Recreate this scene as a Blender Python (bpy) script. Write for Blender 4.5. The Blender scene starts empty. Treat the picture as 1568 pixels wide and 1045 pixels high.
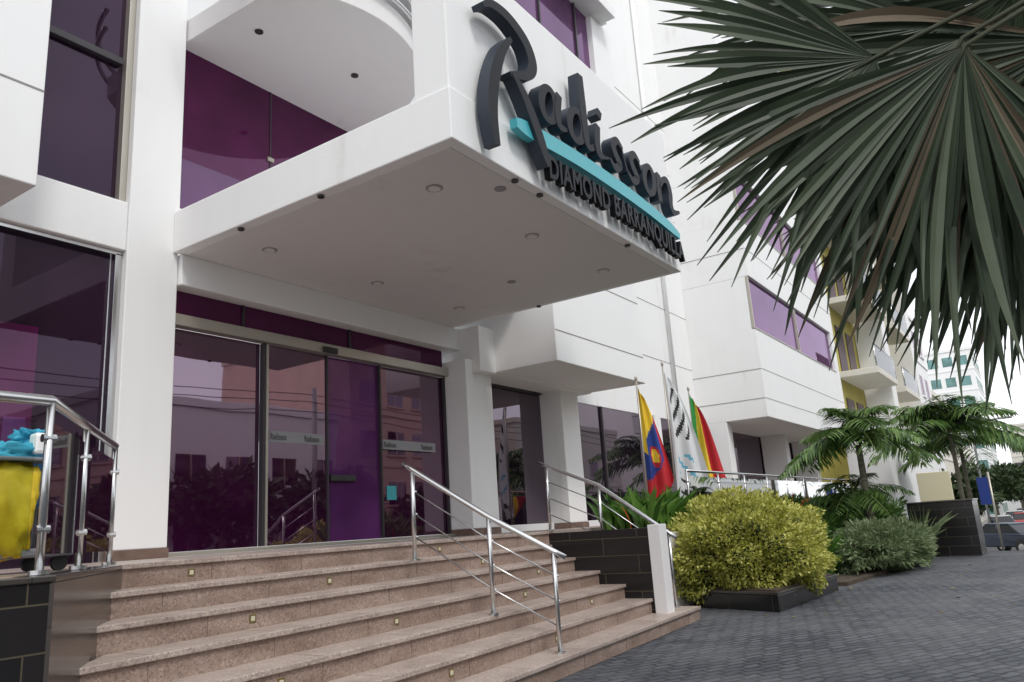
import bpy, bmesh, math, random
import numpy as np
from mathutils import Vector, Matrix, noise
random.seed(7); np.random.seed(7)
sc=bpy.context.scene
COL=sc.collection
# ------------------------------------------------------------------ materials
def newmat(n):
    m=bpy.data.materials.new(n); m.use_nodes=True
    nt=m.node_tree; b=nt.nodes['Principled BSDF']; return m,nt,b
def N(nt,t,**k):
    n=nt.nodes.new(t)
    for a,v in k.items():
        if hasattr(n,a): setattr(n,a,v)
        else: n.inputs[a].default_value=v
    return n
def ramp(nt,fac,stops):
    r=nt.nodes.new('ShaderNodeValToRGB'); cr=r.color_ramp
    while len(cr.elements)<len(stops): cr.elements.new(.5)
    for e,(p,c) in zip(cr.elements,stops): e.position=p; e.color=(*c,1)
    nt.links.new(fac,r.inputs[0]); return r.outputs[0]
def geo(nt): return nt.nodes.new('ShaderNodeNewGeometry')
def mapped(nt,scale=(1,1,1)):
    g=geo(nt); m=nt.nodes.new('ShaderNodeMapping'); m.inputs['Scale'].default_value=scale
    nt.links.new(g.outputs['Position'],m.inputs[0]); return m.outputs[0]
def noisy(name,c1,c2,scale=3,rough=.6,detail=6,bump=0,bscale=60,stretch=(1,1,1),lo=.3,hi=.7,spec=.5,speck=0):
    m,nt,b=newmat(name); v=mapped(nt,stretch)
    n=N(nt,'ShaderNodeTexNoise'); n.inputs['Scale'].default_value=scale; n.inputs['Detail'].default_value=detail
    nt.links.new(v,n.inputs['Vector'])
    col=ramp(nt,n.outputs[0],[(lo,c1),(hi,c2)])
    if speck:
        g=geo(nt); vo=N(nt,'ShaderNodeTexVoronoi'); vo.inputs['Scale'].default_value=speck; nt.links.new(g.outputs['Position'],vo.inputs['Vector'])
        sx=nt.nodes.new('ShaderNodeSeparateColor'); nt.links.new(vo.outputs['Color'],sx.inputs[0])
        k=ramp(nt,sx.outputs[0],[(.0,(.62,.60,.60)),(.25,(.92,.92,.92)),(.8,(1.05,1.03,1.02)),(1,(1.4,1.36,1.33))])
        mx=nt.nodes.new('ShaderNodeMix'); mx.data_type='RGBA'; mx.blend_type='MULTIPLY'; mx.inputs[0].default_value=1; nt.links.new(col,mx.inputs[6]); nt.links.new(k,mx.inputs[7]); col=mx.outputs[2]
    nt.links.new(col,b.inputs['Base Color'])
    b.inputs['Roughness'].default_value=rough; b.inputs['Specular IOR Level'].default_value=spec
    if bump:
        n2=N(nt,'ShaderNodeTexNoise'); n2.inputs['Scale'].default_value=bscale; nt.links.new(v,n2.inputs['Vector'])
        bp=nt.nodes.new('ShaderNodeBump'); bp.inputs['Strength'].default_value=bump; bp.inputs['Distance'].default_value=.01
        nt.links.new(n2.outputs[0],bp.inputs['Height']); nt.links.new(bp.outputs[0],b.inputs['Normal'])
    return m
def plain(name,c,rough=.5,metal=0,spec=.5):
    m,nt,b=newmat(name); b.inputs['Base Color'].default_value=(*c,1); b.inputs['Roughness'].default_value=rough
    b.inputs['Metallic'].default_value=metal; b.inputs['Specular IOR Level'].default_value=spec
    return m
def white_mat(name,base=(.86,.86,.855),dirt=(.68,.67,.64)):
    m,nt,b=newmat(name)
    v1=mapped(nt,(1.8,1.8,.14)); n1=N(nt,'ShaderNodeTexNoise'); n1.inputs['Scale'].default_value=2.8; n1.inputs['Detail'].default_value=9; nt.links.new(v1,n1.inputs['Vector'])
    v2=mapped(nt); n2=N(nt,'ShaderNodeTexNoise'); n2.inputs['Scale'].default_value=.9; n2.inputs['Detail'].default_value=6; nt.links.new(v2,n2.inputs['Vector'])
    mu=N(nt,'ShaderNodeMath',operation='MULTIPLY'); nt.links.new(n1.outputs[0],mu.inputs[0]); nt.links.new(n2.outputs[0],mu.inputs[1])
    nt.links.new(ramp(nt,mu.outputs[0],[(.23,base),(.38,tuple(.88*a+.12*d for a,d in zip(base,dirt))),(.58,dirt)]),b.inputs['Base Color'])
    b.inputs['Roughness'].default_value=.75; b.inputs['Specular IOR Level'].default_value=.3
    n3=N(nt,'ShaderNodeTexNoise'); n3.inputs['Scale'].default_value=45; nt.links.new(v2,n3.inputs['Vector'])
    bp=nt.nodes.new('ShaderNodeBump'); bp.inputs['Strength'].default_value=.12; bp.inputs['Distance'].default_value=.01
    nt.links.new(n3.outputs[0],bp.inputs['Height']); nt.links.new(bp.outputs[0],b.inputs['Normal'])
    return m
def glass_tint(name,diff,tint,ior=2.2,rough=.015,wob=.02):
    m=bpy.data.materials.new(name); m.use_nodes=True; nt=m.node_tree; nt.nodes.clear()
    o=nt.nodes.new('ShaderNodeOutputMaterial'); d=nt.nodes.new('ShaderNodeBsdfDiffuse'); g=nt.nodes.new('ShaderNodeBsdfGlossy')
    v=mapped(nt); n=N(nt,'ShaderNodeTexNoise'); n.inputs['Scale'].default_value=.8; n.inputs['Detail'].default_value=3; nt.links.new(v,n.inputs['Vector'])
    nt.links.new(ramp(nt,n.outputs[0],[(.35,tuple(x*.7 for x in diff)),(.65,tuple(x*1.3 for x in diff))]),d.inputs[0])
    g.inputs[0].default_value=(*tint,1); g.inputs['Roughness'].default_value=rough
    f=nt.nodes.new('ShaderNodeFresnel'); f.inputs[0].default_value=ior
    bp=nt.nodes.new('ShaderNodeBump'); bp.inputs['Strength'].default_value=wob; bp.inputs['Distance'].default_value=.05
    n2=N(nt,'ShaderNodeTexNoise'); n2.inputs['Scale'].default_value=1.3; n2.inputs['Detail'].default_value=1; nt.links.new(v,n2.inputs['Vector'])
    nt.links.new(n2.outputs[0],bp.inputs['Height']); nt.links.new(bp.outputs[0],g.inputs['Normal'])
    mx=nt.nodes.new('ShaderNodeMixShader'); nt.links.new(f.outputs[0],mx.inputs[0]); nt.links.new(d.outputs[0],mx.inputs[1]); nt.links.new(g.outputs[0],mx.inputs[2])
    nt.links.new(mx.outputs[0],o.inputs[0]); return m
def clear_glass(name,tint=(.86,.92,.9)):
    m=bpy.data.materials.new(name); m.use_nodes=True; nt=m.node_tree; nt.nodes.clear()
    o=nt.nodes.new('ShaderNodeOutputMaterial'); d=nt.nodes.new('ShaderNodeBsdfTransparent'); g=nt.nodes.new('ShaderNodeBsdfGlossy')
    d.inputs[0].default_value=(*tint,1); g.inputs['Roughness'].default_value=.02
    f=nt.nodes.new('ShaderNodeFresnel'); f.inputs[0].default_value=1.5
    mx=nt.nodes.new('ShaderNodeMixShader'); nt.links.new(f.outputs[0],mx.inputs[0]); nt.links.new(d.outputs[0],mx.inputs[1]); nt.links.new(g.outputs[0],mx.inputs[2])
    nt.links.new(mx.outputs[0],o.inputs[0]); return m
def tile_mat(name,c1,c2,mort,bw,bh,rough=.2,ms=.01,scale=1.,vertical=True,bump=.3,rot=0,dust=None,spec=.5,offset=.5):
    m,nt,b=newmat(name); g=geo(nt)
    if vertical:
        s=nt.nodes.new('ShaderNodeSeparateXYZ'); nt.links.new(g.outputs['Position'],s.inputs[0])
        a=N(nt,'ShaderNodeMath',operation='ADD'); nt.links.new(s.outputs[0],a.inputs[0]); nt.links.new(s.outputs[1],a.inputs[1])
        c=nt.nodes.new('ShaderNodeCombineXYZ'); nt.links.new(a.outputs[0],c.inputs[0]); nt.links.new(s.outputs[2],c.inputs[1]); vec=c.outputs[0]
    else:
        mp=nt.nodes.new('ShaderNodeMapping'); mp.inputs['Rotation'].default_value=(0,0,rot); nt.links.new(g.outputs['Position'],mp.inputs[0]); vec=mp.outputs[0]
    br=nt.nodes.new('ShaderNodeTexBrick'); br.offset=offset
    br.inputs['Color1'].default_value=(*c1,1); br.inputs['Color2'].default_value=(*c2,1); br.inputs['Mortar'].default_value=(*mort,1)
    br.inputs['Scale'].default_value=scale; br.inputs['Brick Width'].default_value=bw; br.inputs['Row Height'].default_value=bh; br.inputs['Mortar Size'].default_value=ms
    br.inputs['Mortar Smooth'].default_value=.2
    if not vertical:
        nz=N(nt,'ShaderNodeTexNoise'); nz.inputs['Scale'].default_value=6; nt.links.new(g.outputs['Position'],nz.inputs['Vector'])
        vm=N(nt,'ShaderNodeVectorMath',operation='MULTIPLY_ADD'); vm.inputs[1].default_value=(.10,.10,0); nt.links.new(nz.outputs['Color'],vm.inputs[0]); nt.links.new(vec,vm.inputs[2]); vec=vm.outputs[0]
    nt.links.new(vec,br.inputs['Vector'])
    col=br.outputs[0]
    if dust:
        n=N(nt,'ShaderNodeTexNoise'); n.inputs['Scale'].default_value=.6; n.inputs['Detail'].default_value=10; n.inputs['Roughness'].default_value=.72; nt.links.new(g.outputs['Position'],n.inputs['Vector'])
        mx=nt.nodes.new('ShaderNodeMix'); mx.data_type='RGBA'; mx.inputs[7].default_value=(*dust,1); nt.links.new(col,mx.inputs[6])
        nt.links.new(ramp(nt,n.outputs[0],[(.42,(0,0,0)),(.72,(.75,.75,.75))]),mx.inputs[0]); col=mx.outputs[2]
    nt.links.new(col,b.inputs['Base Color'])
    b.inputs['Roughness'].default_value=rough; b.inputs['Specular IOR Level'].default_value=spec
    bp=nt.nodes.new('ShaderNodeBump'); bp.invert=True; bp.inputs['Strength'].default_value=bump; bp.inputs['Distance'].default_value=.01
    nt.links.new(br.outputs['Fac'],bp.inputs['Height']); nt.links.new(bp.outputs[0],b.inputs['Normal'])
    return m
def leafmat(name,cols,rough=.5,trans=.25,nscale=2.,stretch=(1,1,1)):
    m,nt,b=newmat(name); g=geo(nt)
    n=N(nt,'ShaderNodeTexNoise'); n.inputs['Scale'].default_value=nscale; nt.links.new(g.outputs['Position'],n.inputs['Vector'])
    mu=N(nt,'ShaderNodeMath',operation='MULTIPLY_ADD'); mu.inputs[1].default_value=.55; 
    nt.links.new(g.outputs['Random Per Island'],mu.inputs[0])
    m2=N(nt,'ShaderNodeMath',operation='MULTIPLY'); m2.inputs[1].default_value=.5; nt.links.new(n.outputs[0],m2.inputs[0]); nt.links.new(m2.outputs[0],mu.inputs[2])
    k=len(cols); r=ramp(nt,mu.outputs[0],[(.15+.7*i/(k-1),c) for i,c in enumerate(cols)])
    nt.links.new(r,b.inputs['Base Color']); b.inputs['Roughness'].default_value=rough; b.inputs['Specular IOR Level'].default_value=.35
    t=nt.nodes.new('ShaderNodeBsdfTranslucent'); nt.links.new(r,t.inputs[0]); mx=nt.nodes.new('ShaderNodeMixShader'); mx.inputs[0].default_value=trans
    o=[x for x in nt.nodes if x.type=='OUTPUT_MATERIAL'][0]
    nt.links.new(b.outputs[0],mx.inputs[1]); nt.links.new(t.outputs[0],mx.inputs[2]); nt.links.new(mx.outputs[0],o.inputs[0])
    return m
M={}
M['white']=white_mat('white_paint')
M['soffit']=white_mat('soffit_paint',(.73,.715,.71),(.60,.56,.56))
M['cream']=white_mat('cream_paint',(.72,.69,.62),(.5,.47,.4))
M['joint']=plain('joint',(.30,.29,.28),.8)
M['purple']=glass_tint('purple_glass',(.035,.005,.028),(.88,.68,.83),3.0)
M['magenta']=glass_tint('magenta_glass',(.065,.006,.043),(.7,.45,.66),1.75)
M['lavender']=glass_tint('lavender_glass',(.09,.035,.095),(.78,.60,.82),1.85)
M['darkglass']=glass_tint('dark_glass',(.010,.006,.012),(.82,.70,.82),2.5)
M['leftglass']=glass_tint('side_glass',(.014,.006,.014),(.6,.46,.62),1.7)
M['carglass']=plain('car_glass',(.01,.012,.014),.12,0,.4)
M['film']=glass_tint('purple_film',(.11,.030,.13),(.8,.6,.8),1.6)
M['chrome']=plain('brushed_steel',(.60,.60,.60),.24,1)
M['alu']=plain('aluminium_frame',(.48,.45,.39),.4,.6)
M['darkframe']=plain('dark_frame',(.04,.035,.04),.4)
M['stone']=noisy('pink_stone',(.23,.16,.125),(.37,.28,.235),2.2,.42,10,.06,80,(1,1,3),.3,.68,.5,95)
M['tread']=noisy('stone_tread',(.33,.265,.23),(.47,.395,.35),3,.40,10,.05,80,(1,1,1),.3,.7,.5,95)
M['skirt']=noisy('stone_skirting',(.14,.09,.07),(.22,.15,.12),8,.35)
M['black']=tile_mat('black_tile',(.012,.011,.012),(.020,.018,.019),(.09,.075,.05),.9,.2,.16,.004,bump=.3,spec=.4)
M['granite']=tile_mat('grey_granite',(.05,.043,.04),(.07,.06,.054),(.03,.03,.03),.6,.3,.16,.004)
M['paver']=tile_mat('driveway_pavers',(.048,.053,.066),(.105,.110,.125),(.020,.022,.026),.2,.1,.68,.014,vertical=False,bump=.9,rot=.5,dust=(.15,.15,.155),spec=.25)
M['asphalt']=noisy('asphalt',(.045,.045,.048),(.08,.08,.08),4,.85,8,.3,80)
M['soil']=noisy('soil',(.04,.03,.02),(.09,.065,.045),6,.95)
M['pave2']=noisy('pavement_concrete',(.20,.20,.19),(.30,.29,.28),2,.8)
M['signblack']=plain('sign_black',(.005,.006,.009),.5,0,.2)
M['signside']=plain('sign_return_grey',(.025,.034,.052),.45,0,.35)
M['teal']=plain('sign_turquoise',(.06,.42,.48),.4)
M['yellowwall']=noisy('mustard_paint',(.42,.36,.09),(.52,.45,.12),1,.8)
M['grey']=plain('grey',(.3,.3,.31),.6)
M['lamp']=plain('lamp_ring',(.42,.40,.38),.4,.3)
M['dk']=plain('dark_spot',(.03,.028,.028),.5)
M['rail_glass']=clear_glass('rail_glass')
M['brass']=plain('brass_marker',(.30,.24,.10),.35,.8)
M['lens']=plain('marker_lens',(.6,.56,.42),.4)
# ------------------------------------------------------------------ geometry helpers
def empty(name,loc=(0,0,0)):
    e=bpy.data.objects.new(name,None); e.location=(0,0,0); COL.objects.link(e); return e
def mobj(name,verts,faces,mat,parent=None,smooth=False,mats=None,midx=None):
    me=bpy.data.meshes.new(name); me.from_pydata([tuple(map(float,v)) for v in verts],[],faces); 
    for mm in (mats or [mat]): me.materials.append(mm)
    if midx is not None: me.polygons.foreach_set('material_index',np.array(midx,dtype=np.int32))
    if smooth: me.polygons.foreach_set('use_smooth',np.ones(len(me.polygons),dtype=bool))
    me.update(); o=bpy.data.objects.new(name,me); COL.objects.link(o)
    if parent: o.parent=parent
    return o
def bev(o,w=.01,seg=2):
    m=o.modifiers.new('b','BEVEL'); m.width=w; m.segments=seg; m.limit_method='ANGLE'; return o
def box(name,x0,x1,y0,y1,z0,z1,mat,parent=None,bevel=0.012):
    v=[(x,y,z) for z in (z0,z1) for x,y in ((x0,y0),(x1,y0),(x1,y1),(x0,y1))]
    f=[(0,3,2,1),(4,5,6,7),(0,1,5,4),(1,2,6,5),(2,3,7,6),(3,0,4,7)]
    o=mobj(name,v,f,mat,parent)
    if bevel: bev(o,bevel)
    return o
def prism(name,poly,z0,z1,mat,parent=None,bevel=0,zt=None):
    n=len(poly); v=[(x,y,z0) for x,y in poly]+[(x,y,z1) for x,y in poly]
    f=[tuple(range(n))[::-1],tuple(range(n,2*n))]+[(i,(i+1)%n,(i+1)%n+n,i+n) for i in range(n)]
    o=mobj(name,v,f,mat,parent)
    if bevel: bev(o,bevel)
    return o
def tube(name,pts,r,mat,parent=None,seg=10,rads=None,caps=True):
    pts=[Vector(p) for p in pts]; vs=[];fs=[]; prev=None
    for i,p in enumerate(pts):
        t=(pts[min(i+1,len(pts)-1)]-pts[max(i-1,0)]).normalized()
        if prev is None: a=t.orthogonal().normalized()
        else: a=(prev-t*prev.dot(t)).normalized()
        prev=a; b=t.cross(a); rr=rads[i] if rads else r
        for k in range(seg):
            th=2*math.pi*k/seg; vs.append(p+a*rr*math.cos(th)+b*rr*math.sin(th))
    for i in range(len(pts)-1):
        for k in range(seg):
            fs.append((i*seg+k,i*seg+(k+1)%seg,(i+1)*seg+(k+1)%seg,(i+1)*seg+k))
    if caps: fs.append(tuple(range(seg))[::-1]); fs.append(tuple((len(pts)-1)*seg+k for k in range(seg)))
    return mobj(name,vs,fs,mat,parent,smooth=True)
def disc(name,c,r,h,mat,parent,axis='z',seg=24):
    c=Vector(c); d={'z':Vector((0,0,h)),'y':Vector((0,h,0)),'x':Vector((h,0,0))}[axis]
    o=tube(name,[c,c+d],r,mat,parent,seg); 
    for p in o.data.polygons: p.use_smooth=False
    return o
def text(name,body,x0,x1,zb,cap,y,mat,parent,ext=.035,off=.022,arc=.05):
    cu=bpy.data.curves.new(name,'FONT'); cu.body=body; cu.extrude=ext; cu.offset=off; cu.resolution_u=3; cu.space_character=1.08
    o=bpy.data.objects.new(name,cu); COL.objects.link(o); bpy.context.view_layer.update()
    dg=bpy.context.evaluated_depsgraph_get(); me=bpy.data.meshes.new_from_object(o.evaluated_get(dg)); bpy.data.objects.remove(o)
    xs_=[v.co.x for v in me.vertices]; ys_=[v.co.y for v in me.vertices]; mx,Mx,my,My=min(xs_),max(xs_),min(ys_),max(ys_)
    for v in me.vertices:
        u=(v.co.x-mx)/(Mx-mx); z=(v.co.y-my)/(My-my)*cap; v.co=Vector((x0+u*(x1-x0),y-v.co.z,zb+z+arc*math.sin(u*math.pi)))
    me.materials.clear(); me.materials.append(mat); ob=bpy.data.objects.new(name,me); COL.objects.link(ob); ob.parent=parent; return ob
# ------------------------------------------------------------------ hotel building
H=empty('hotel_building')
W=M['white']
ZP=1.122
box('canopy_slab',4.84,9.88,3.70,7.755,4.47,4.97,W,H,.012)
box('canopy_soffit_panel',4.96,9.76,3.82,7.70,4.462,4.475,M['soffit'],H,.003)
box('canopy_parapet',4.86,9.86,3.72,4.12,4.97,6.55,W,H,.012)
for x in (5.5,7.25,9.0):
    for y in (4.45,6.9):
        disc('downlight_ring',(x,y,4.452),.085,.012,M['lamp'],H); disc('downlight',(x,y,4.446),.06,.008,M['soffit'],H)
for x,y in ((4.90,5.39),(4.90,6.62),(5.9,3.77),(6.35,3.77),(8.35,3.77),(9.82,6.0)):
    disc('soffit_spot',(x,y,4.448),.035,.024,M['dk'],H)
for x,y in ((5.95,3.98),(8.5,5.6)):
    disc('soffit_vent',(x,y,4.452),.06,.012,M['grey'],H)
box('column_main',4.31,4.91,7.76,8.3,ZP+.1,14,W,H)
box('column_skirting',4.30,4.92,7.745,8.3,ZP,ZP+.1,M['skirt'],H,.004)
box('column_second',9.80,10.5,7.45,8.1,ZP+.1,3.9,W,H)
box('column_skirting',9.785,10.515,7.435,8.1,ZP,ZP+.1,M['skirt'],H,.004)
box('column_third',12.75,13.40,7.45,8.1,ZP+.1,3.9,W,H)
box('column_skirting',12.735,13.415,7.435,8.1,ZP,ZP+.1,M['skirt'],H,.004)
box('beam_entrance',4.92,10.42,7.70,8.2,4.10,4.468,W,H)
box('spandrel_upper',4.91,9.6,7.78,8.2,4.975,5.05,W,H)
box('beam_left',-4,4.308,7.78,8.2,4.36,4.92,W,H)
box('wall_block_left',-4,3.02,6.98,7.74,4.42,14,W,H)
for z in (5.35,6.45,7.6,8.8): box('wall_joint',-4,3.01,6.975,6.99,z,z+.018,M['joint'],H,0)
def glass(name,x0,x1,z0,z1,y,mat): return box(name,x0,x1,y,y+.03,z0,z1,mat,H,0)
glass('window_left_lower',-4,4.22,ZP,4.36,7.93,M['leftglass'])
glass('window_left_upper',-4,4.24,4.93,14,7.93,M['leftglass'])
box('window_trim',4.23,4.305,7.84,7.93,ZP,4.33,M['chrome'],H,.004)
box('window_trim',-4,4.305,7.84,7.93,4.31,4.355,M['chrome'],H,.004)
box('window_trim',4.23,4.305,7.84,7.93,4.925,14,M['alu'],H,.004)
box('window_mullion',2.6,2.66,7.86,7.93,ZP,4.3,M['darkframe'],H,.004)
box('window_mullion',-4,4.2,7.86,7.93,6.6,6.68,M['darkframe'],H,.004)
box('interior_panel',2.9,3.55,7.915,7.93,1.6,3.4,M['magenta'],H,0)
box('interior_panel',3.3,3.5,7.91,7.915,1.6,2.5,M['film'],H,0)
glass('window_upper',4.91,9.6,5.05,7.25,7.93,M['magenta'])
box('window_joint',6.30,6.32,7.92,7.93,5.05,7.25,M['darkframe'],H,0)
box('window_joint',8.0,8.02,7.92,7.93,5.05,7.25,M['darkframe'],H,0)
for x in (6.31,8.01):
    box('glass_patch',x-.05,x+.05,7.905,7.93,6.2,6.26,M['alu'],H,.003)
box('window_lower_band',4.91,9.6,7.90,7.93,5.05,5.75,M['lavender'],H,0)
glass('transom_glass',4.91,9.80,3.79,4.10,7.93,M['magenta'])
box('door_header',4.91,9.80,7.80,7.95,3.655,3.79,M['alu'],H,.008)
box('door_sensor',7.1,7.35,7.76,7.80,3.66,3.74,M['dk'],H,.01)
box('threshold',4.91,9.80,7.80,7.95,ZP+.004,ZP+.045,M['alu'],H,.004)
glass('door_panel_1',4.93,6.19,ZP+.05,3.65,7.94,M['purple'])
glass('door_panel_2',6.27,7.26,ZP+.05,3.65,7.90,M['purple'])
glass('door_panel_film',7.265,8.28,ZP+.05,3.65,7.93,M['film'])
glass('door_panel_4',8.285,9.78,ZP+.05,3.65,7.94,M['purple'])
for x in (6.19,6.235): box('door_stile',x,x+.035,7.86,7.94,ZP+.05,3.65,M['darkframe'] if x<6.2 else M['alu'],H,.004)
for x in (7.245,8.27,9.76): box('door_stile',x,x+.025,7.875,7.93,ZP+.05,3.65,M['darkframe'],H,.004)
for x0,x1 in ((6.3,7.2),(8.32,9.5)):
    box('door_frosted_strip',x0,x1,7.893,7.897,2.42,2.56,M['grey'],H,0)
    text('door_lettering','Radisson',x0+.03,x0+.27,2.45,.08,7.889,M['darkframe'],H,.001,.0,0)
    text('door_lettering','Radisson',x1-.33,x1-.09,2.45,.08,7.889,M['darkframe'],H,.001,.0,0)
box('door_sticker',8.42,8.62,7.93,7.938,1.7,1.9,M['teal'],H,0)
box('door_lock_box',7.30,7.75,7.86,7.93,1.95,2.03,M['dk'],H,.01)
for x in (5.9,7.7): box('transom_mullion',x,x+.03,7.90,7.93,3.79,4.10,M['darkframe'],H,.003)
glass('window_bay_2',10.5,12.75,ZP+.12,3.72,7.93,M['darkglass'])
box('window_sill',10.5,12.75,7.80,8.0,ZP,ZP+.12,W,H,.006)
box('window_trim',10.52,12.73,7.86,7.93,3.66,3.72,M['darkframe'],H,.004)
glass('window_bay_3',13.4,20.8,ZP+.12,3.66,7.93,M['darkglass'])
box('window_sill',13.4,20.8,7.80,8.0,ZP,ZP+.12,W,H,.006)
box('pilaster',17.6,17.95,7.70,8.1,ZP,3.66,W,H)
for x in (15.2,19.3): box('window_mullion',x,x+.05,7.88,7.93,ZP+.12,3.66,M['darkframe'],H,.004)
box('volume_projecting',10.42,13.70,6.10,8.2,3.72,9.95,W,H,.012)
box('volume_soffit_back',10.0,13.70,7.3,8.2,3.70,4.46,W,H,.01)
box('volume_upper_left',9.55,10.415,6.6,8.2,4.98,9.95,W,H,.012)
for z in (4.22,5.3,6.4,7.5,8.6): box('wall_joint',10.43,13.69,6.095,6.11,z,z+.016,M['joint'],H,0)
glass('window_purple_high',7.5,12.87,9.96,11.35,6.22,M['lavender'])
for x in (9.2,10.9,12.3): box('window_mullion',x,x+.05,6.18,6.22,9.95,11.35,M['darkframe'],H,.004)
box('window_jamb',12.87,13.70,6.10,8.2,9.955,11.35,W,H,.01)
box('window_ledge',7.4,13.3,5.75,6.4,11.355,11.6,W,H,.01)
box('volume_top',7.4,13.70,6.12,8.2,11.605,16,W,H,.01)
bc=(6.2,7.4);pl=[]
for i in range(49):
    a=math.pi*(1.0+i/48.); pl.append((bc[0]+1.73*math.cos(a),bc[1]+1.73*math.sin(a)))
pl=[(4.92,8.2)]+[p for p in pl if p[0]>4.92]+[(9.5,7.4),(9.5,8.2)]
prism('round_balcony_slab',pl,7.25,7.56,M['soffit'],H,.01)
for zz,rr,k in ((7.86,.032,'balcony_rail'),(7.60,.03,'balcony_trim')):
    tube(k,[(bc[0]+1.80*math.cos(a),bc[1]+1.80*math.sin(a),zz) for a in np.linspace(math.pi*1.05,math.pi*2,40)],rr,M['chrome'],H)
for x,y in ((5.35,6.95),(6.75,6.75)): disc('downlight',(x,y,7.235),.05,.02,M['dk'],H); 
box('wall_centre',13.70,21.0,7.90,9.2,3.66,18,W,H,.01)
for z in (5.2,6.7,8.2,9.7,11.2,12.7): box('wall_joint',13.71,20.99,7.894,7.91,z,z+.016,M['joint'],H,0)
tube('drain_pipe',[(19.45,7.82,3.7),(19.45,7.82,17)],.05,W,H)
box('tower_back',9,21,9.25,16,3.66,24,W,H,0)
def seg(z0,z1,nm='wall_right'): return box(nm,21.0,31.2,5.95,9.2,z0,z1,W,H,.01)
seg(3.65,6.1);seg(7.6,9.3);seg(10.8,18)
for z0,z1 in ((6.1,7.6),(9.3,10.8)):
    glass('window_strip',21.03,30.6,z0,z1,6.05,M['lavender'])
    box('window_jamb',30.6,31.2,5.955,9.2,z0+.002,z1-.002,W,H,0)
    box('window_frame_corner',21.0,21.06,5.98,6.05,z0,z1,M['alu'],H,0)
    box('window_side',21.004,21.03,6.06,9.2,z0+.002,z1-.002,W,H,0)
    for x in (25.7,25.85): box('window_mullion',x,x+.06,6.0,6.05,z0,z1,M['alu'],H,0)
    box('window_sill',21.0,30.6,5.93,6.05,z0-.03,z0-.004,M['alu'],H,0)
for z in (4.15,4.95,8.4):
    box('wall_joint',21.01,31.19,5.945,5.96,z,z+.018,M['joint'],H,0)
    box('wall_joint',20.992,21.01,5.96,7.9,z,z+.018,M['joint'],H,0)
glass('window_bay_4',20.8,31.2,ZP+.05,3.65,7.93,M['darkglass'])
for x in (21.0,26.6,30.4): box('column_right',x,x+.4,7.1,7.9,ZP,3.65,W,H)
# ------------------------------------------------------------------ steps
S=empty('stone_steps'); r=.1603
def yn(i,x): return 5.3034-.3207*(i-1)+.0612*(x-4)
def xl(i):
    y=yn(i,2.5); return max(1.72,-1.044+.768*y)
for i in range(1,8):
    zt=(8-i)*r; xa=xl(i)-.05; xb=9.2; yb=7.8 if i==1 else yn(i,4)+.8
    xbk=-1.044+.768*min(yb,5.4)-.12
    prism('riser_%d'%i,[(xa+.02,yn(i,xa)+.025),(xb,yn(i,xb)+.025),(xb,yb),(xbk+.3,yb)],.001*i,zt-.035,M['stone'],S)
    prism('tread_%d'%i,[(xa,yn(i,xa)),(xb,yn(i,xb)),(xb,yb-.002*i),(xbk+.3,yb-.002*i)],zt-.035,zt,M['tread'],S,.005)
    for k in range(9):
        x=xa+.45+.9*k+(.37 if i%2 else 0)
        if x<9.1:
            y=yn(i,x); box('stone_joint',x,x+.004,y+.0225,y+.035,zt-r+.002,zt-.037,M['skirt'],S,0); box('stone_joint',x,x+.004,y+.006,y+.32,zt-.01,zt+.0008,M['skirt'],S,0)
for i,xs in {1:(3.55,6.6),2:(4.65,6.95),3:(3.6,7.6),4:(4.75,6.75),5:(3.3,7.6),6:(4.6,6.2)}.items():
    for x in xs:
        y=yn(i,x)+.025; z=(8-i)*r-.035-.06
        box('step_light_plate',x-.028,x+.028,y-.006,y+.01,z-.028,z+.028,M['brass'],S,.002)
        box('step_light_lens',x-.016,x+.016,y-.009,y+.01,z-.016,z+.016,M['lens'],S,.002)
prism('platform_paving',[(9.2,5.65),(32,5.65),(32,7.9),(9.2,7.9)],.9,ZP,M['tread'],S)
prism('platform_paving_door',[(3.1,5.7),(9.2,5.7),(9.2,7.95),(3.1,7.95)],.9,ZP-.001,M['tread'],S)
LB=empty('granite_plinth_wall')
prism('plinth_body',[(-5,3.7),(1.80,3.7),(2.98,5.24),(3.12,5.6),(3.12,7.8),(-5,7.8)],0,1.09,M['black'],LB)
prism('plinth_side_tile',[(1.805,3.690),(2.992,5.235),(2.99,5.26),(1.79,3.70)],0,1.085,M['granite'],LB)
prism('plinth_cap',[(-5,3.69),(1.81,3.69),(2.995,5.24),(3.125,5.6),(3.125,7.9),(-5,7.9)],1.09,ZP-.003,M['granite'],LB,.006)
prism('terrace_floor',[(-5,3.85),(1.70,3.85),(2.88,5.4),(3.0,5.7),(3.0,7.9),(-5,7.9)],ZP-.003,ZP,M['tread'],LB)
BW=empty('planter_wall')
box('wall_side',8.50,8.66,3.95,5.3,0.0,1.10,M['black'],BW,.006)
box('wall_end_pier',8.485,8.68,3.80,3.95,.02,1.13,M['soffit'],BW,.006)
box('wall_front',9.25,12.9,4.45,4.6,0,1.0,M['cream'],BW,.006)
box('wall_front_black',12.9,31,4.9,5.05,-1.4,1.10,M['black'],BW,.006)
box('planter_soil',9.2,12.9,4.6,5.64,.3,1.04,M['soil'],BW,.01)
box('terrace_fill',12.9,31,5.06,5.645,-1.4,1.11,M['soil'],BW,.01)
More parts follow.
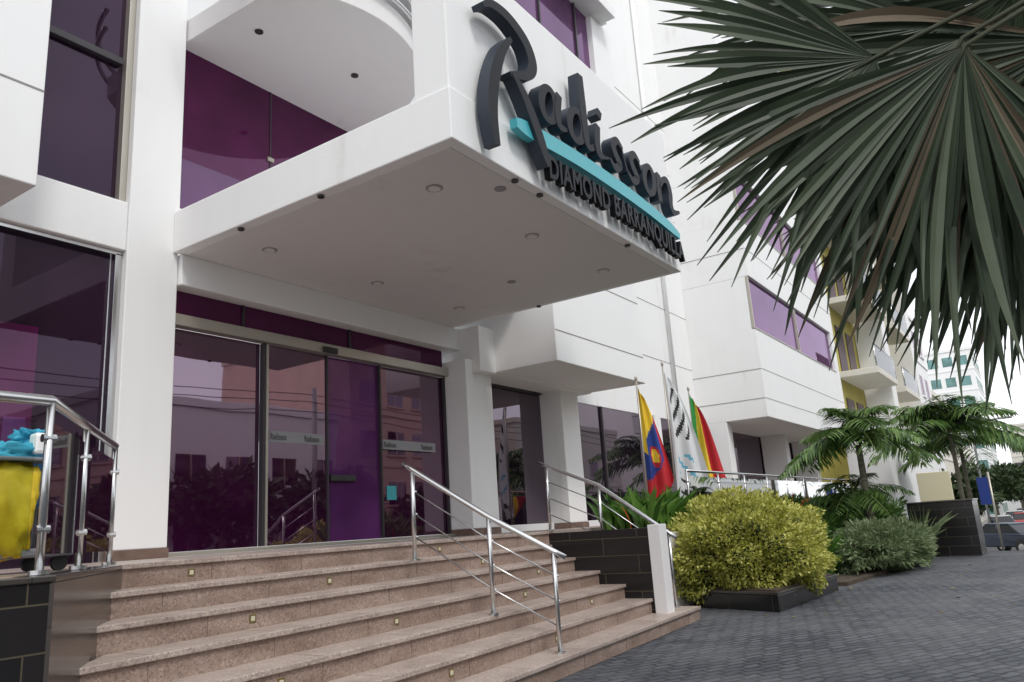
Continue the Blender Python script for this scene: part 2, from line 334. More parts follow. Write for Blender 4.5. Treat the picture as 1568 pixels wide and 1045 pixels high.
# ------------------------------------------------------------------ handrails
def handrail(name,pts,h,x_ext=.12,cables=3):
    E=empty(name); P=[Vector(p) for p in pts]
    tops=[p+Vector((0,0,h)) for p in P]
    d0=(tops[0]-tops[1]).normalized()*x_ext; d1=(tops[-1]-tops[-2]).normalized()*x_ext
    tube('top_rail',[tops[0]+d0]+tops+[tops[-1]+d1],.024,M['chrome'],E,12)
    for i,p in enumerate(P):
        tube('post_%d'%i,[p,p+Vector((0,0,h))],.02,M['chrome'],E,12)
        disc('base_%d'%i,p,.045,.015,M['chrome'],E)
    for k in range(cables):
        t=(k+1)/(cables+1.)
        c=[p+Vector((0.02,0,h*t)) for p in P]
        tube('cable_%d'%k,c,.007,M['chrome'],E,6)
        for q in c: disc('clamp',q-Vector((.03,0,0)),.014,.05,M['chrome'],E,'x',8)
    return E
handrail('handrail',[(5.58,4.93,.962),(5.68,4.15,.481),(5.86,3.62,.16)],.82)
handrail('handrail',[(9.07,5.62,1.122),(9.07,4.85,.80),(9.07,3.95,.16)],.86)
def glass_rail(name,pts,z,h,glassmat=M['rail_glass']):
    E=empty(name)
    P=[Vector((x,y,z)) for x,y in pts]; T=[p+Vector((0,0,h)) for p in P]
    tube('top_rail',T,.025,M['chrome'],E,12)
    for i,p in enumerate(P):
        tube('post',[p,p+Vector((0,0,h))],.019,M['chrome'],E,10); disc('post_base',p,.045,.02,M['chrome'],E)
        for zz in (.2,.62):
            disc('clamp',p+Vector((-.03,-.0,zz*h/.8)),.02,.06,M['chrome'],E,'x',10)
    for a,b in zip(P[:-1],P[1:]):
        d=(b-a).normalized(); n=Vector((-d.y,d.x,0))*.006; a2=a+d*.06; b2=b-d*.06
        vs=[]
        for zz in (.09,h-.1):
            for q,s in ((a2,1),(b2,1),(b2,-1),(a2,-1)): vs.append(q+n*s+Vector((0,0,zz)))
        mobj('glass_pane',vs,[(0,3,2,1),(4,5,6,7),(0,1,5,4),(1,2,6,5),(2,3,7,6),(3,0,4,7)],glassmat,E)
    return E
glass_rail('glass_railing',[(-.6,3.87),(.6,3.87),(1.82,3.87),(2.35,4.56),(2.95,5.33)],ZP,.80)
glass_rail('glass_railing',[(x,5.45) for x in (13.6,15.2,16.8,18.4,20,21.6,23.2,24.8,26.4,28)],ZP,.88)
# ------------------------------------------------------------------ cleaning cart
CC=empty('cleaning_cart')
yl=noisy('yellow_vinyl',(.60,.40,.01),(.78,.56,.02),9,.45,4,.6,14); blu=plain('blue_plastic',(.02,.14,.36),.4); lb=noisy('blue_cloth',(.03,.3,.5),(.08,.45,.62),12,.8)
gp=plain('grey_plastic',(.2,.2,.22),.5)
def lump(name,c,s,mat,parent,amp=.06,fr=5,seed=0,sub=4,boxy=.5):
    bm=bmesh.new(); bmesh.ops.create_cube(bm,size=2); bmesh.ops.subdivide_edges(bm,edges=bm.edges[:],cuts=2**(sub-1),use_grid_fill=True)
    for v in bm.verts:
        p=v.co.copy(); q=p.normalized()*1.15; p=p*boxy+q*(1-boxy)
        n=noise.noise(Vector((p.x*fr*.4+seed,p.y*fr*.4,p.z*fr*.25))); p=p*(1+amp*n*3)
        v.co=Vector((p.x*s[0],p.y*s[1],p.z*s[2]))+Vector(c)
    me=bpy.data.meshes.new(name); bm.to_mesh(me); bm.free(); me.materials.append(mat)
    for p in me.polygons: p.use_smooth=True
    o=bpy.data.objects.new(name,me); COL.objects.link(o); o.parent=parent; return o
lump('waste_bag',(1.98,4.72,1.46),(.155,.14,.25),yl,CC,.09,9,3)
box('bag_frame',1.82,2.18,4.56,4.92,1.715,1.735,gp,CC,.006)
lump('blue_liner',(2.04,4.76,1.77),(.13,.12,.055),lb,CC,.16,8,1)
box('bucket',2.17,2.36,4.84,5.04,1.48,1.86,blu,CC,.02)
lump('cloth',(2.17,4.80,1.87),(.09,.08,.04),lb,CC,.2,8,9)
box('cart_base',1.6,2.36,4.62,5.05,1.20,1.25,gp,CC,.015)
for x,y in ((1.65,4.66),(2.3,4.66),(1.65,5.0),(2.3,5.0)):
    disc('caster',(x,y,1.165),.042,.03,M['dk'],CC,'y',16); 
for x,y in ((1.66,4.64),(2.32,5.03),(2.3,4.66)): tube('cart_post',[(x,y,1.24),(x,y,1.77)],.012,gp,CC,8)
tube('mop_handle',[(1.95,4.95,1.25),(1.90,4.92,2.18)],.012,M['white'],CC,8)
box('spray_box',2.10,2.20,4.62,4.70,1.76,1.88,M['white'],CC,.02)
# ------------------------------------------------------------------ sign
SG=empty('hotel_sign')
def catmull(P,n=8,closed=False):
    P=[np.array(p,float) for p in P]; out=[]; L=len(P)
    rng=range(L) if closed else range(L-1)
    for i in rng:
        if closed: a,b,c,d=P[(i-1)%L],P[i],P[(i+1)%L],P[(i+2)%L]
        else: a,b,c,d=P[max(i-1,0)],P[i],P[i+1],P[min(i+2,L-1)]
        for k in range(n):
            t=k/n; out.append(.5*((2*b)+(-a+c)*t+(2*a-5*b+4*c-d)*t*t+(-a+3*b-3*c+d)*t**3))
    if not closed: out.append(P[-1])
    return out
def stroke(name,pts,y0,y1,closed=False,mat=None,side=None,parent=SG):
    C=catmull(pts,8,closed); n=len(C); vs=[];fs=[];mi=[]
    for i,c in enumerate(C):
        a=C[(i-1)%n] if closed else C[max(i-1,0)]; b=C[(i+1)%n] if closed else C[min(i+1,n-1)]
        t=b[:2]-a[:2]; t=t/(np.linalg.norm(t)+1e-9); q=np.array([-t[1],t[0]])*c[2]/2
        for s,yy in ((1,y0),(-1,y0),(-1,y1),(1,y1)):
            vs.append((c[0]+s*q[0],yy,c[1]+s*q[1]))
    rng=range(n) if closed else range(n-1)
    for i in rng:
        j=(i+1)%n
        for k in range(4):
            fs.append((i*4+k,i*4+(k+1)%4,j*4+(k+1)%4,j*4+k)); mi.append(0 if k==0 else 1)
    if not closed: fs+= [(0,1,2,3),tuple((n-1)*4+k for k in (3,2,1,0))]; mi+=[1,1]
    return mobj(name,vs,fs,None,parent,mats=[mat or M['signblack'],side or M['signside']],midx=mi)
Y0,Y1=3.53,3.66
stroke('letter_r_stem',[(5.64,5.78,.05),(5.46,5.55,.11),(5.31,5.2,.15),(5.25,4.85,.14),(5.29,4.52,.08)],Y0,Y1)
stroke('letter_r_bowl',[(5.19,5.90,.05),(5.34,5.99,.09),(5.62,6.00,.12),(5.90,5.88,.15),(6.0,5.68,.16),(5.88,5.50,.11),(5.58,5.37,.05)],Y0-.004,Y1-.004)
stroke('letter_r_leg',[(5.62,5.40,.06),(5.80,5.24,.12),(5.98,4.98,.15),(6.10,4.76,.13),(6.17,4.63,.08)],Y0-.008,Y1-.008)
def ring(nm,cx,cz,rx,rz,w=.1,sl=.18):
    P=[]
    for k in range(10):
        a=2*math.pi*k/10; x=rx*math.cos(a); z=rz*math.sin(a); P.append((cx+x+sl*z,cz+z,w*(.65+.55*abs(math.cos(a)))))
    stroke(nm,P,Y0,Y1,True)
ring('letter_a_bowl',6.27,5.36,.14,.19)
stroke('letter_a_stem',[(6.50,5.57,.10),(6.44,5.35,.12),(6.46,5.2,.1),(6.60,5.20,.04)],Y0-.004,Y1-.004)
ring('letter_d_bowl',6.84,5.36,.15,.19)
stroke('letter_d_stem',[(7.02,6.06,.11),(7.02,5.75,.14),(7.03,5.45,.14),(7.06,5.22,.11),(7.2,5.22,.04)],Y0-.004,Y1-.004)
stroke('letter_i',[(7.36,5.58,.10),(7.31,5.38,.13),(7.33,5.22,.11),(7.46,5.22,.04)],Y0,Y1)
stroke('letter_i_dot',[(7.40,5.70,.10),(7.44,5.80,.10)],Y0,Y1)
for dx in (0,.47):
    stroke('letter_s',[(7.60+dx,5.26,.04),(7.72+dx,5.19,.09),(7.85+dx,5.27,.12),(7.76+dx,5.38,.12),(7.72+dx,5.49,.12),(7.84+dx,5.58,.09),(7.97+dx,5.52,.05)],Y0,Y1)
ring('letter_o',8.70,5.38,.15,.19)
stroke('letter_n_1',[(9.03,5.58,.10),(8.99,5.38,.13),(9.0,5.18,.12)],Y0,Y1)
stroke('letter_n_2',[(9.04,5.40,.04),(9.16,5.54,.08),(9.30,5.56,.11),(9.36,5.42,.13),(9.34,5.25,.12),(9.42,5.16,.09),(9.62,5.22,.04)],Y0-.004,Y1-.004)
for i,(a,b) in enumerate((((6.60,5.2),(6.72,5.3)),((7.2,5.22),(7.33,5.4)),((7.46,5.22),(7.6,5.26)),((7.97,5.52),(8.07,5.26)),((8.44,5.52),(8.58,5.3)),((8.85,5.5),(9.0,5.45)))):
    stroke('letter_link',[(a[0],a[1],.04),((a[0]+b[0])/2,(a[1]+b[1])/2,.035),(b[0],b[1],.04)],Y0+.01,Y1-.01)
stroke('turquoise_band',[(5.68,4.92,.10),(5.95,4.93,.17),(6.8,4.985,.17),(7.7,5.00,.17),(8.6,4.98,.16),(9.3,4.93,.14),(9.62,4.88,.08)],3.56,3.64,mat=M['teal'],side=M['teal'])
text('sign_caption','DIAMOND BARRANQUILLA',6.24,9.72,4.50,.31,3.60,M['signblack'],SG,.035,.028)
# ------------------------------------------------------------------ ground
GD=-1.62
def gz(x,y=0):
    if x<=18: return 0.
    if x<48: t=(x-18)/30; return GD*t*t*(3-2*t)
    return GD
xs=[-400,-60,-20,0,10,18]+list(range(19,49,1))+[52,56,60,80,120,200,400,1500]
vs=[];fs=[]
ys=[-1200,-200,-40,0,40,200,1200]
for x in xs:
    for y in ys: vs.append((x,y,gz(x)))
ny=len(ys)
for i in range(len(xs)-1):
    for j in range(ny-1): fs.append((i*ny+j,(i+1)*ny+j,(i+1)*ny+j+1,i*ny+j+1))
mobj('ground',vs,fs,M['pave2'])
def strip(name,x0,x1,y0,y1,dz,mat):
    X=sorted(set([x0,x1]+[x for x in xs if x0<x<x1]))
    vs=[];fs=[]
    for x in X: vs+=[(x,y0,gz(x)+dz),(x,y1,gz(x)+dz)]
    for i in range(len(X)-1): fs.append((2*i,2*i+2,2*i+3,2*i+1))
    return mobj(name,vs,fs,mat)
strip('driveway',-20,26,-4.0,5.5,.004,M['paver'])
strip('road',-100,300,-13,-4.0,.008,M['asphalt'])
strip('road',26,300,-3.99,4.5,.012,M['asphalt'])
strip('kerb',26,200,4.5,4.7,.13,M['pave2'])
strip('road_marking',28,200,.3,.42,.016,M['white'])
prism('planting_bed',[(13.2,2.9),(18.0,2.5),(18.0,4.88),(13.2,4.88)],.005,.06,M['soil'])
BP=empty('bush_planter')
pp=[(10.4,4.15),(9.93,3.0),(12.5,2.88),(13.0,4.4)]
def inset(p,k):
    c=np.mean(np.array(p),0); return [tuple(c+(np.array(q)-c)*k) for q in p]
prism('planter_box',pp,0,.20,M['black'],BP,.01)
prism('planter_rim',inset(pp,1.01),.20,.235,M['granite'],BP,.006)
prism('planter_soil',inset(pp,.93),.235,.25,M['soil'],BP)
SB=empty('entrance_sign_plinth')
box('plinth',19.9,21.3,1.55,2.85,-.3,1.15,M['black'],SB,.01)
box('plinth_cap',19.88,21.32,1.53,2.87,1.15,1.18,M['granite'],SB,.005)
box('sign_panel',20.1,20.2,1.90,2.57,1.18,1.82,plain('cream_sign',(.72,.66,.45),.6),SB,.01)
# ------------------------------------------------------------------ foliage
def leafcloud(name,C,Nn,L,Wd,mat,parent,jit=.5,seed=0,flat=False):
    rng=np.random.RandomState(seed); n=len(C)
    d=Nn+rng.normal(size=(n,3))*jit
    if flat: d[:,2]*=.1
    d/=np.linalg.norm(d,axis=1)[:,None]
    q=rng.normal(size=(n,3))
    if flat: q=q*.15+np.array([0,0,1.])
    s=np.cross(d,q); s/=np.linalg.norm(s,axis=1)[:,None]
    l=L*(.6+.8*rng.rand(n))[:,None]; w=Wd*(.6+.8*rng.rand(n))[:,None]
    V=np.stack([C,C+d*l*.5+s*w*.5,C+d*l,C+d*l*.5-s*w*.5],1).reshape(-1,3)
    me=bpy.data.meshes.new(name); me.vertices.add(4*n); me.vertices.foreach_set('co',V.ravel()); me.loops.add(4*n); me.loops.foreach_set('vertex_index',np.arange(4*n,dtype=np.int32))
    me.polygons.add(n); me.polygons.foreach_set('loop_start',np.arange(0,4*n,4,dtype=np.int32)); me.update(calc_edges=True); me.validate()
    me.materials.append(mat); o=bpy.data.objects.new(name,me); COL.objects.link(o); o.parent=parent; return o
def bush(name,c,R,n,L,Wd,mat,core,lum=.22,fr=1.6,seed=1,hemi=-.5,jit=.5):
    E=empty(name); rng=np.random.RandomState(seed); c=np.array(c); R=np.array(R)
    D=rng.normal(size=(n*2,3)); D/=np.linalg.norm(D,axis=1)[:,None]; D=D[D[:,2]>hemi][:n]
    f=np.array([1+lum*(noise.noise(Vector(d*fr*1.4+seed))*1.3+.6*noise.noise(Vector(d*fr*4+seed+9))) for d in D])
    k=(np.abs(D)**3).sum(1)**(-1/3.); k=.5+.5*k
    C=c+D*R*(f*k*(.80+.24*rng.rand(len(D))**.6))[:,None]
    leafcloud('foliage',C,D,L,Wd,mat,E,jit,seed=seed)
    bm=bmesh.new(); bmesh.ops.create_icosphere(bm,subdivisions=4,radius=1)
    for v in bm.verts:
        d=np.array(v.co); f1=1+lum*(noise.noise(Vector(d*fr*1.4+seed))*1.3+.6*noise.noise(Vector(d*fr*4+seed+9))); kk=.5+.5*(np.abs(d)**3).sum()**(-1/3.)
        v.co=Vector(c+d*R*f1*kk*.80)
    me=bpy.data.meshes.new('core'); bm.to_mesh(me); bm.free(); me.materials.append(core); o=bpy.data.objects.new('shade_core',me); COL.objects.link(o); o.parent=E  # solid filler against see-through, shade among the leaves put into its dark colour
    return E
g_yel=leafmat('golden_leaves',[(.12,.14,.02),(.34,.36,.055),(.58,.57,.14),(.76,.72,.28)],.45,.3,5)
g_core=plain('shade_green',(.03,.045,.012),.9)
g_mid=leafmat('green_leaves',[(.02,.05,.012),(.05,.11,.02),(.10,.18,.045)],.4,.25,3)
g_pale=leafmat('pale_leaves',[(.08,.12,.055),(.16,.21,.10),(.28,.34,.18)],.5,.25,4)
g_tree=leafmat('tree_leaves',[(.015,.03,.01),(.03,.055,.018),(.06,.09,.03)],.6,.15,.4)
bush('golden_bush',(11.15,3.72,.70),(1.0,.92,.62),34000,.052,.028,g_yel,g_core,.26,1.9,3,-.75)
bush('pale_shrub',(16.6,2.85,.35),(1.8,.65,.46),15000,.10,.028,g_pale,g_core,.3,2.2,5,-.4)
bush('green_shrub',(14.2,4.1,.5),(1.1,.6,.55),6000,.14,.06,g_mid,g_core,.35,2.2,6,-.5)
bush('green_shrub',(18.5,4.2,.5),(2.4,.6,.6),8000,.16,.06,g_mid,g_core,.35,2.2,8,-.5)
bush('green_shrub',(23.5,4.3,.4),(2.5,.6,.9),7000,.18,.07,g_mid,g_core,.35,2.2,11,-.5)
rg=np.random.RandomState(4); nL=110
C=np.stack([rg.uniform(9,19,nL),rg.uniform(.3,3.2,nL),np.full(nL,.012)],1)
E=empty('fallen_leaves'); leafcloud('leaves',C,np.zeros((nL,3)),.06,.03,leafmat('dry_leaves',[(.12,.08,.03),(.25,.2,.06)],.7,.1),E,1.0,3,True)
def ribbon(pts,ws,up=Vector((0,0,1)),fold=0.0):
    vs=[];fs=[]; n=len(pts)
    for i,p in enumerate(pts):
        t=(pts[min(i+1,n-1)]-pts[max(i-1,0)]).normalized(); s=t.cross(up); s=s.normalized() if s.length>1e-4 else Vector((1,0,0))
        nn=s.cross(t)
        vs+= [p-s*ws[i]+nn*fold*ws[i],p,p+s*ws[i]+nn*fold*ws[i]]
    for i in range(n-1):
        a=i*3; fs+=[(a,a+1,a+4,a+3),(a+1,a+2,a+5,a+4)]
    return vs,fs
class Acc:
    def __init__(s): s.v=[];s.f=[];s.m=[]
    def add(s,vf,m=0):
        o=len(s.v); s.v+=list(vf[0]); s.f+=[tuple(i+o for i in f) for f in vf[1]]; s.m+=[m]*len(vf[1])
def bladeplant(name,area,n,h,mats,w=.05,z=1.04,seed=2,p2=.12):
    rng=random.Random(seed); A=Acc()
    for i in range(n):
        x=rng.uniform(*area[0]); y=rng.uniform(*area[1]); a=rng.uniform(0,6.28); L=h*rng.uniform(.5,1.1); lean=rng.uniform(.15,.8); k=rng.random()<p2; ww=w*(.45 if k else 1)
        P=[Vector((x+math.cos(a)*lean*L*t**1.7,y+math.sin(a)*lean*L*t**1.7,z+L*(t-.35*lean*t*t))) for t in (0,.25,.5,.75,1)]
        A.add(ribbon(P,[ww*.25,ww*.9,ww,ww*.6,.002],Vector((math.cos(a+1.6),math.sin(a+1.6),.2)),.3),1 if k else 0)
    E=empty(name); mobj('leaves',A.v,A.f,None,E,mats=mats,midx=A.m); return E
g_bright=leafmat('bright_leaves',[(.03,.08,.012),(.07,.17,.025),(.15,.27,.05)],.35,.3,3)
g_org=plain('orange_flower',(.6,.12,.03),.5)
bladeplant('heliconia_plants',((10.2,11.6),(4.65,5.5)),230,.66,[g_bright,g_org],.055,1.04,2,.06)
bladeplant('heliconia_plants',((11.4,13.4),(4.65,5.4)),260,.36,[g_bright,g_org],.05,1.04,7,.08)
bladeplant('terrace_plants',((13,26),(5.1,5.35)),520,.50,[g_mid,g_org],.05,1.1,5,.05)
bladeplant('agave_plant',((19.1,19.3),(2.5,2.7)),60,1.1,[g_pale,g_pale],.05,.0,9)
bladeplant('bed_plants',((13.4,18),(3.4,4.6)),300,.85,[g_bright,g_mid],.06,.05,12)
trunkm=noisy('palm_trunk',(.10,.09,.06),(.22,.2,.15),4,.8,6,.4,20,(1,1,6))
g_palm=leafmat('palm_leaves',[(.035,.08,.018),(.09,.17,.04),(.20,.31,.09)],.35,.3,2)
g_rib=plain('frond_rib',(.2,.25,.08),.5)
def palm(name,x,y,z0,zc,R,nf=16,seed=1,L=.42):
    rng=random.Random(seed); E=empty(name); A=Acc()
    tube('trunk',[(x,y,z0),(x+.03,y,z0+(zc-z0)*.5),(x,y,zc-.1)],.08,trunkm,E,12,rads=[.11,.075,.06])
    for k in range(nf):
        a=2*math.pi*k/nf*2.4+rng.uniform(-.2,.2); el=rng.uniform(.35,1.45); LL=R*rng.uniform(.9,1.3)
        P=[]
        for i in range(15):
            t=i/14.; rr=LL*(math.cos(el)*t+.3*t*t); zz=LL*(math.sin(el)*t*1.1-(.52+.38*math.cos(el))*t*t*1.0)
            P.append(Vector((x+math.cos(a)*rr,y+math.sin(a)*rr,zc+zz)))
        A.add(ribbon(P,[.02*(1-i/16.) for i in range(15)]),1)
        side=Vector((-math.sin(a),math.cos(a),0))
        for i in range(30):
            t=(i+2)/32.*14; j=int(t); f=t-j; p=P[j].lerp(P[min(j+1,14)],f); tan=(P[min(j+1,14)]-P[j]).normalized()
            ll=L*R*math.sin(math.pi*(.12+.85*t/14.))**.7*rng.uniform(.85,1.1)
            for s in (-1,1):
                d=(side*s+tan*.55+Vector((0,0,rng.uniform(-.15,.4)))).normalized()
                Q=[p+d*ll*u+Vector((0,0,-.5*ll*u*u)) for u in (0,.35,.7,1)]
                A.add(ribbon(Q,[.008,.024*R/1.1,.018*R/1.1,.002],Vector((0,0,1)),.2),0)
    mobj('fronds',A.v,A.f,None,E,mats=[g_palm,g_rib],midx=A.m); return E
palm('palm_tree',18.0,3.3,0,2.55,1.28,26,1)
palm('palm_tree',18.3,3.6,0,1.35,.95,16,4)
palm('palm_tree',29,2.5,-1,3.3,2.0,24,2)
palm('palm_tree',33,2.6,-1,3.1,2.0,20,6)
# ------------------------------------------------------------------ overhead fan palm
FP=empty('fan_palm_tree')
fanm=leafmat('fan_leaves',[(.022,.036,.020),(.055,.078,.045),(.125,.155,.10)],.45,.25,3)
fand=leafmat('fan_dead_leaves',[(.06,.048,.03),(.13,.10,.065),(.24,.19,.13)],.7,.15,3)
def fan(name,hub,axis,side,L,a0,a1,n,seed,dead=.12,droop=.25,solid=.5):
    rng=random.Random(seed); hub=Vector(hub); ax=Vector(axis).normalized(); sd=Vector(side); sd=(sd-ax*sd.dot(ax)).normalized(); nm=ax.cross(sd).normalized(); A=Acc()
    for k in range(n):
        th=math.radians(a0+(a1-a0)*(k+.5)/n+rng.uniform(-.8,.8)); LL=L*(.74+.26*math.cos(th*.6))*rng.uniform(.84,1.1)
        d=ax*math.cos(th)+sd*math.sin(th); half=math.radians(abs(a1-a0)/n)*.5
        dr=droop*rng.uniform(.3,2.0); tw=rng.uniform(-.08,.08); P=[];Wd=[]; so=solid*rng.uniform(.85,1.15); lat=sd*math.cos(th)-ax*math.sin(th); bend=rng.uniform(-.12,.12)
        for i in range(13):
            t=i/12.; p=hub+d*LL*t+nm*tw*LL*t*t*2+lat*bend*LL*max(0,t-.4)**2+nm*.08*LL*math.cos(th*1.5)*t*t+Vector((0,0,-1))*dr*LL*max(0,t-.35)**2
            P.append(p); w=min(t,so)*LL*half*1.25
            if t>so: w*=max(0.02,1-((t-so)/(1-so))**1.9)
            Wd.append(max(w,.0015))
        A.add(ribbon(P,Wd,nm,.38),1 if rng.random()<dead else 0)
    mobj(name,A.v,A.f,None,FP,mats=[fanm,fand],midx=A.m)
crown=Vector((4.45,-1.15,3.9))
fans=[((3.05,.27,2.86),(-.40,.79,-.43),(.417,-.255,-.857),.98,-70,85,38,1,.0,.14),
      ((3.12,-.02,2.82),(.03,.45,-.88),(.585,-.769,-.256),1.10,-58,75,38,2,.10,.15),
      ((3.51,-.15,2.78),(-.05,.46,-.89),(.585,-.769,-.256),1.12,-70,70,38,3,.05,.2),
      ((3.60,-.05,3.30),(-.446,.813,-.33),(.417,-.255,-.857),1.2,-60,90,40,4,.03,.22),
      ((3.69,-.39,2.99),(.0,.5,-.86),(.585,-.769,-.256),1.35,-80,80,40,5,.06,.25),
      ((3.45,.05,3.12),(-.2,.65,-.72),(.5,-.6,-.5),1.15,-80,80,38,10,.04,.2),
      ((3.62,-.16,2.62),(.03,.42,-.91),(.585,-.769,-.256),.98,-65,75,36,11,.05,.2),
      ((3.30,-.02,2.95),(-.15,.50,-.85),(.55,-.72,-.35),1.18,-50,60,32,12,.06,.2),
      ((4.10,-.42,2.95),(.1,.45,-.88),(.585,-.769,-.256),1.45,-80,70,38,13,.08,.2),
      ((3.55,-.25,3.22),(.25,.75,-.2),(.6,-.5,-.6),1.1,-90,90,38,15,.04,.2),
      ((4.9,-.6,3.9),(.6,.5,-.4),(.6,-.7,.2),1.2,-90,90,32,6,.1,.3),
      ((4.0,-1.6,4.0),(-.5,-.7,.1),(.8,-.6,0),1.2,-90,90,32,7,.1,.3),
      ((4.9,-1.5,4.2),(.7,-.6,.3),(.6,.7,0),1.2,-90,90,32,8,.1,.3),
      ((4.3,-.9,4.6),(.1,.3,.9),(1,0,0),1.2,-90,90,32,9,.0,.3)]
petm=plain('petiole',(.045,.05,.03),.7,0,.2)
for i,fz in enumerate(fans):
    fan('fan_leaf_%d'%i,*fz)
    h=Vector(fz[0]); tube('petiole_%d'%i,[crown,(crown+h)/2+Vector((.16,-.16,.12)),h,h+Vector(fz[1]).normalized()*.1],.02,petm,FP,8,rads=[.03,.014,.009,.004])
tube('trunk',[(4.5,-1.2,-.02),(4.47,-1.15,1.8),(4.45,-1.15,3.95)],.16,trunkm,FP,16,rads=[.24,.18,.17])
# ------------------------------------------------------------------ flags
DX,DY=.57,-.82
def flag(name,x,y,ztop,zbase,zt,zb,w,cols,seed,tilt=0):
    E=empty(name)
    tube('pole',[(x-tilt,y,zbase),(x,y,ztop)],.016,M['alu'],E,8); lump('finial',(x,y,ztop+.03),(.025,.025,.05),M['alu'],E,0,1,0,2,0)
    nu,nv=36,44; vs=[];fs=[];mi=[]
    for j in range(nv+1):
        v=j/nv; wid=w*(.22+.78*min(1,v*1.2)**.7)*(1 if v<.85 else 1-.3*(v-.85)/.15)
        for i in range(nu+1):
            u=i/nu; z=zt-(zt-zb)*(v*(.84+.16*math.sin(u*2.4+.3)))-.22*u*(1-v)*1.2
            a=wid*(u+.04*math.sin(u*9+seed)); b=.07*math.sin(u*13+seed+v*2.2)*(.3+.7*v)+.03*math.sin(v*6+seed)
            vs.append((x+.015*DX+DX*a-DY*b,y+DY*a+DX*b,z))
    for j in range(nv):
        for i in range(nu):
            a=j*(nu+1)+i; fs.append((a,a+1,a+nu+2,a+nu+1)); mi.append(cols(i/nu,j/nv))
    return E,vs,fs,mi
def mkflag(name,args,mats):
    E,vs,fs,mi=flag(name,*args); mobj('cloth',vs,fs,None,E,smooth=True,mats=mats,midx=mi); return E
fy=noisy('flag_yellow',(.75,.5,.03),(.8,.58,.05),3,.8);fb=plain('flag_blue',(.02,.05,.25),.8);fr_=plain('flag_red',(.5,.02,.03),.8);fg=plain('flag_green',(.03,.28,.06),.8);fw=plain('flag_white',(.7,.71,.72),.8);fbk=plain('flag_black',(.03,.03,.03),.8);ft=plain('flag_teal',(.15,.45,.6),.8)
def c1(u,v):
    q=(u-.5)**2*1.2+((v-.55)*1.8)**2*1.2
    if q<.035: return 2 if q>.015 else 0
    s=v+.35*(u-.5); return 0 if s<.32 or (u<.13 and v<.6) else (1 if s<.68 and u<.8 else 2)
mkflag('colombia_flag',(13.05,6.0,3.70,1.1,3.60,1.36,.50,c1,1),[fy,fb,fr_])
def c2(u,v):
    if .08<v<.5 and .2<u<.8 and math.sin(u*20+v*45)>.35: return 1
    if .6<v<.78 and .2<u<.6 and math.sin(u*15-v*50)>.6: return 2
    if .8<v<.93 and .2<u<.8 and math.sin(u*12+v*60)>.3: return 1
    return 0
mkflag('hotel_flag',(14.35,6.0,4.15,1.1,4.05,1.38,.68,c2,2),[fw,fbk,ft])
def c3(u,v):
    s=u+.15*math.sin(v*4); return 0 if s<.38 else (1 if s<.66 else 2)
mkflag('city_flag',(15.6,6.0,3.78,1.1,3.70,1.38,.56,c3,4),[fg,fy,fr_])
# ------------------------------------------------------------------ other buildings
YB=empty('yellow_apartment_building')
box('body',33.5,47,6.4,20,-2,24,M['yellowwall'],YB,0)
for k,z in enumerate((3.4,6.5,9.6,12.7,15.8,18.9)):
    for bx0,bx1 in ((33.3,38),(40.5,45)):
        box('balcony_slab',bx0,bx1,4.9,6.4,z-.25,z,M['cream'],YB,.02)
        box('balcony_glass',bx0+.05,bx1,4.93,4.96,z,z+.9,M['rail_glass'],YB,0)
        tube('balcony_rail',[(bx0+.05,4.95,z+.95),(bx1,4.95,z+.95)],.03,M['chrome'],YB,6)
        for x0 in (bx0+.05,bx1): tube('balcony_post',[(x0,4.95,z),(x0,4.95,z+.95)],.03,M['chrome'],YB,6)
    for x0 in (34,36,41,43): box('window',x0,x0+1.4,6.36,6.41,z+.1,z+2.1,M['darkglass'],YB,0)
box('white_fin',38.2,39.4,5.2,6.38,-2,24,W,YB,.02)
box('white_fin',46,47.2,5.0,6.38,-2,24,W,YB,.02)
box('low_wall',31.3,46,4.75,6.2,-1.5,4.3,W,YB,.02)
def block(name,x0,x1,y0,y1,z0,z1,mat,face='-y',fl=3.,bw=2.6,glassm=None):
    E=empty(name); box('body',x0,x1,y0,y1,z0,z1,mat,E,.03); gm=glassm or M['darkglass']
    z=z0+1.0
    gl=[];fr=[];bd=[]
    while z+1.6<z1:
        if '-y' in face or '+y' in face:
            yy=y0 if '-y' in face else y1; s=-1 if '-y' in face else 1
            x=x0+.8
            while x+1.5<x1:
                ya,yb_=sorted((yy+s*.02,yy-s*.03)); gl.append((x,x+1.5,ya,yb_,z,z+1.35))
                ya,yb_=sorted((yy+s*.04,yy)); fr.append((x+.72,x+.78,ya,yb_,z,z+1.35))
                ya,yb_=sorted((yy+s*.10,yy)); bd.append((x-.1,x+1.6,ya,yb_,z-.12,z-.02))
                x+=bw
            ya,yb_=sorted((yy+s*.06,yy)); bd.append((x0,x1,ya,yb_,z-.75,z-.6))
        if '-x' in face:
            y=y0+.6
            while y+1.3<y1:
                gl.append((x0-.02,x0+.03,y,y+1.3,z,z+1.35)); y+=bw
            bd.append((x0-.06,x0,y0,y1,z-.75,z-.6))
        z+=fl
    for nm,L,mt in (('windows',gl,gm),('window_frames',fr,M['alu']),('bands_and_sills',bd,mat)):
        vs=[];fs=[]
        for (a,b,c,d,e,f) in L:
            o=len(vs); vs+=[(x,y,z) for z in (e,f) for x,y in ((a,c),(b,c),(b,d),(a,d))]
            fs+=[tuple(i+o for i in q) for q in [(0,3,2,1),(4,5,6,7),(0,1,5,4),(1,2,6,5),(2,3,7,6),(3,0,4,7)]]
        if vs: mobj(nm,vs,fs,mt,E)
    box('parapet',x0-.1,x1+.1,y0-.1,y1+.1,z1,z1+.4,mat,E,.02)
    return E
block('white_apartment_building',48,62,6.0,18,-2.1,13,W,'-y-x')
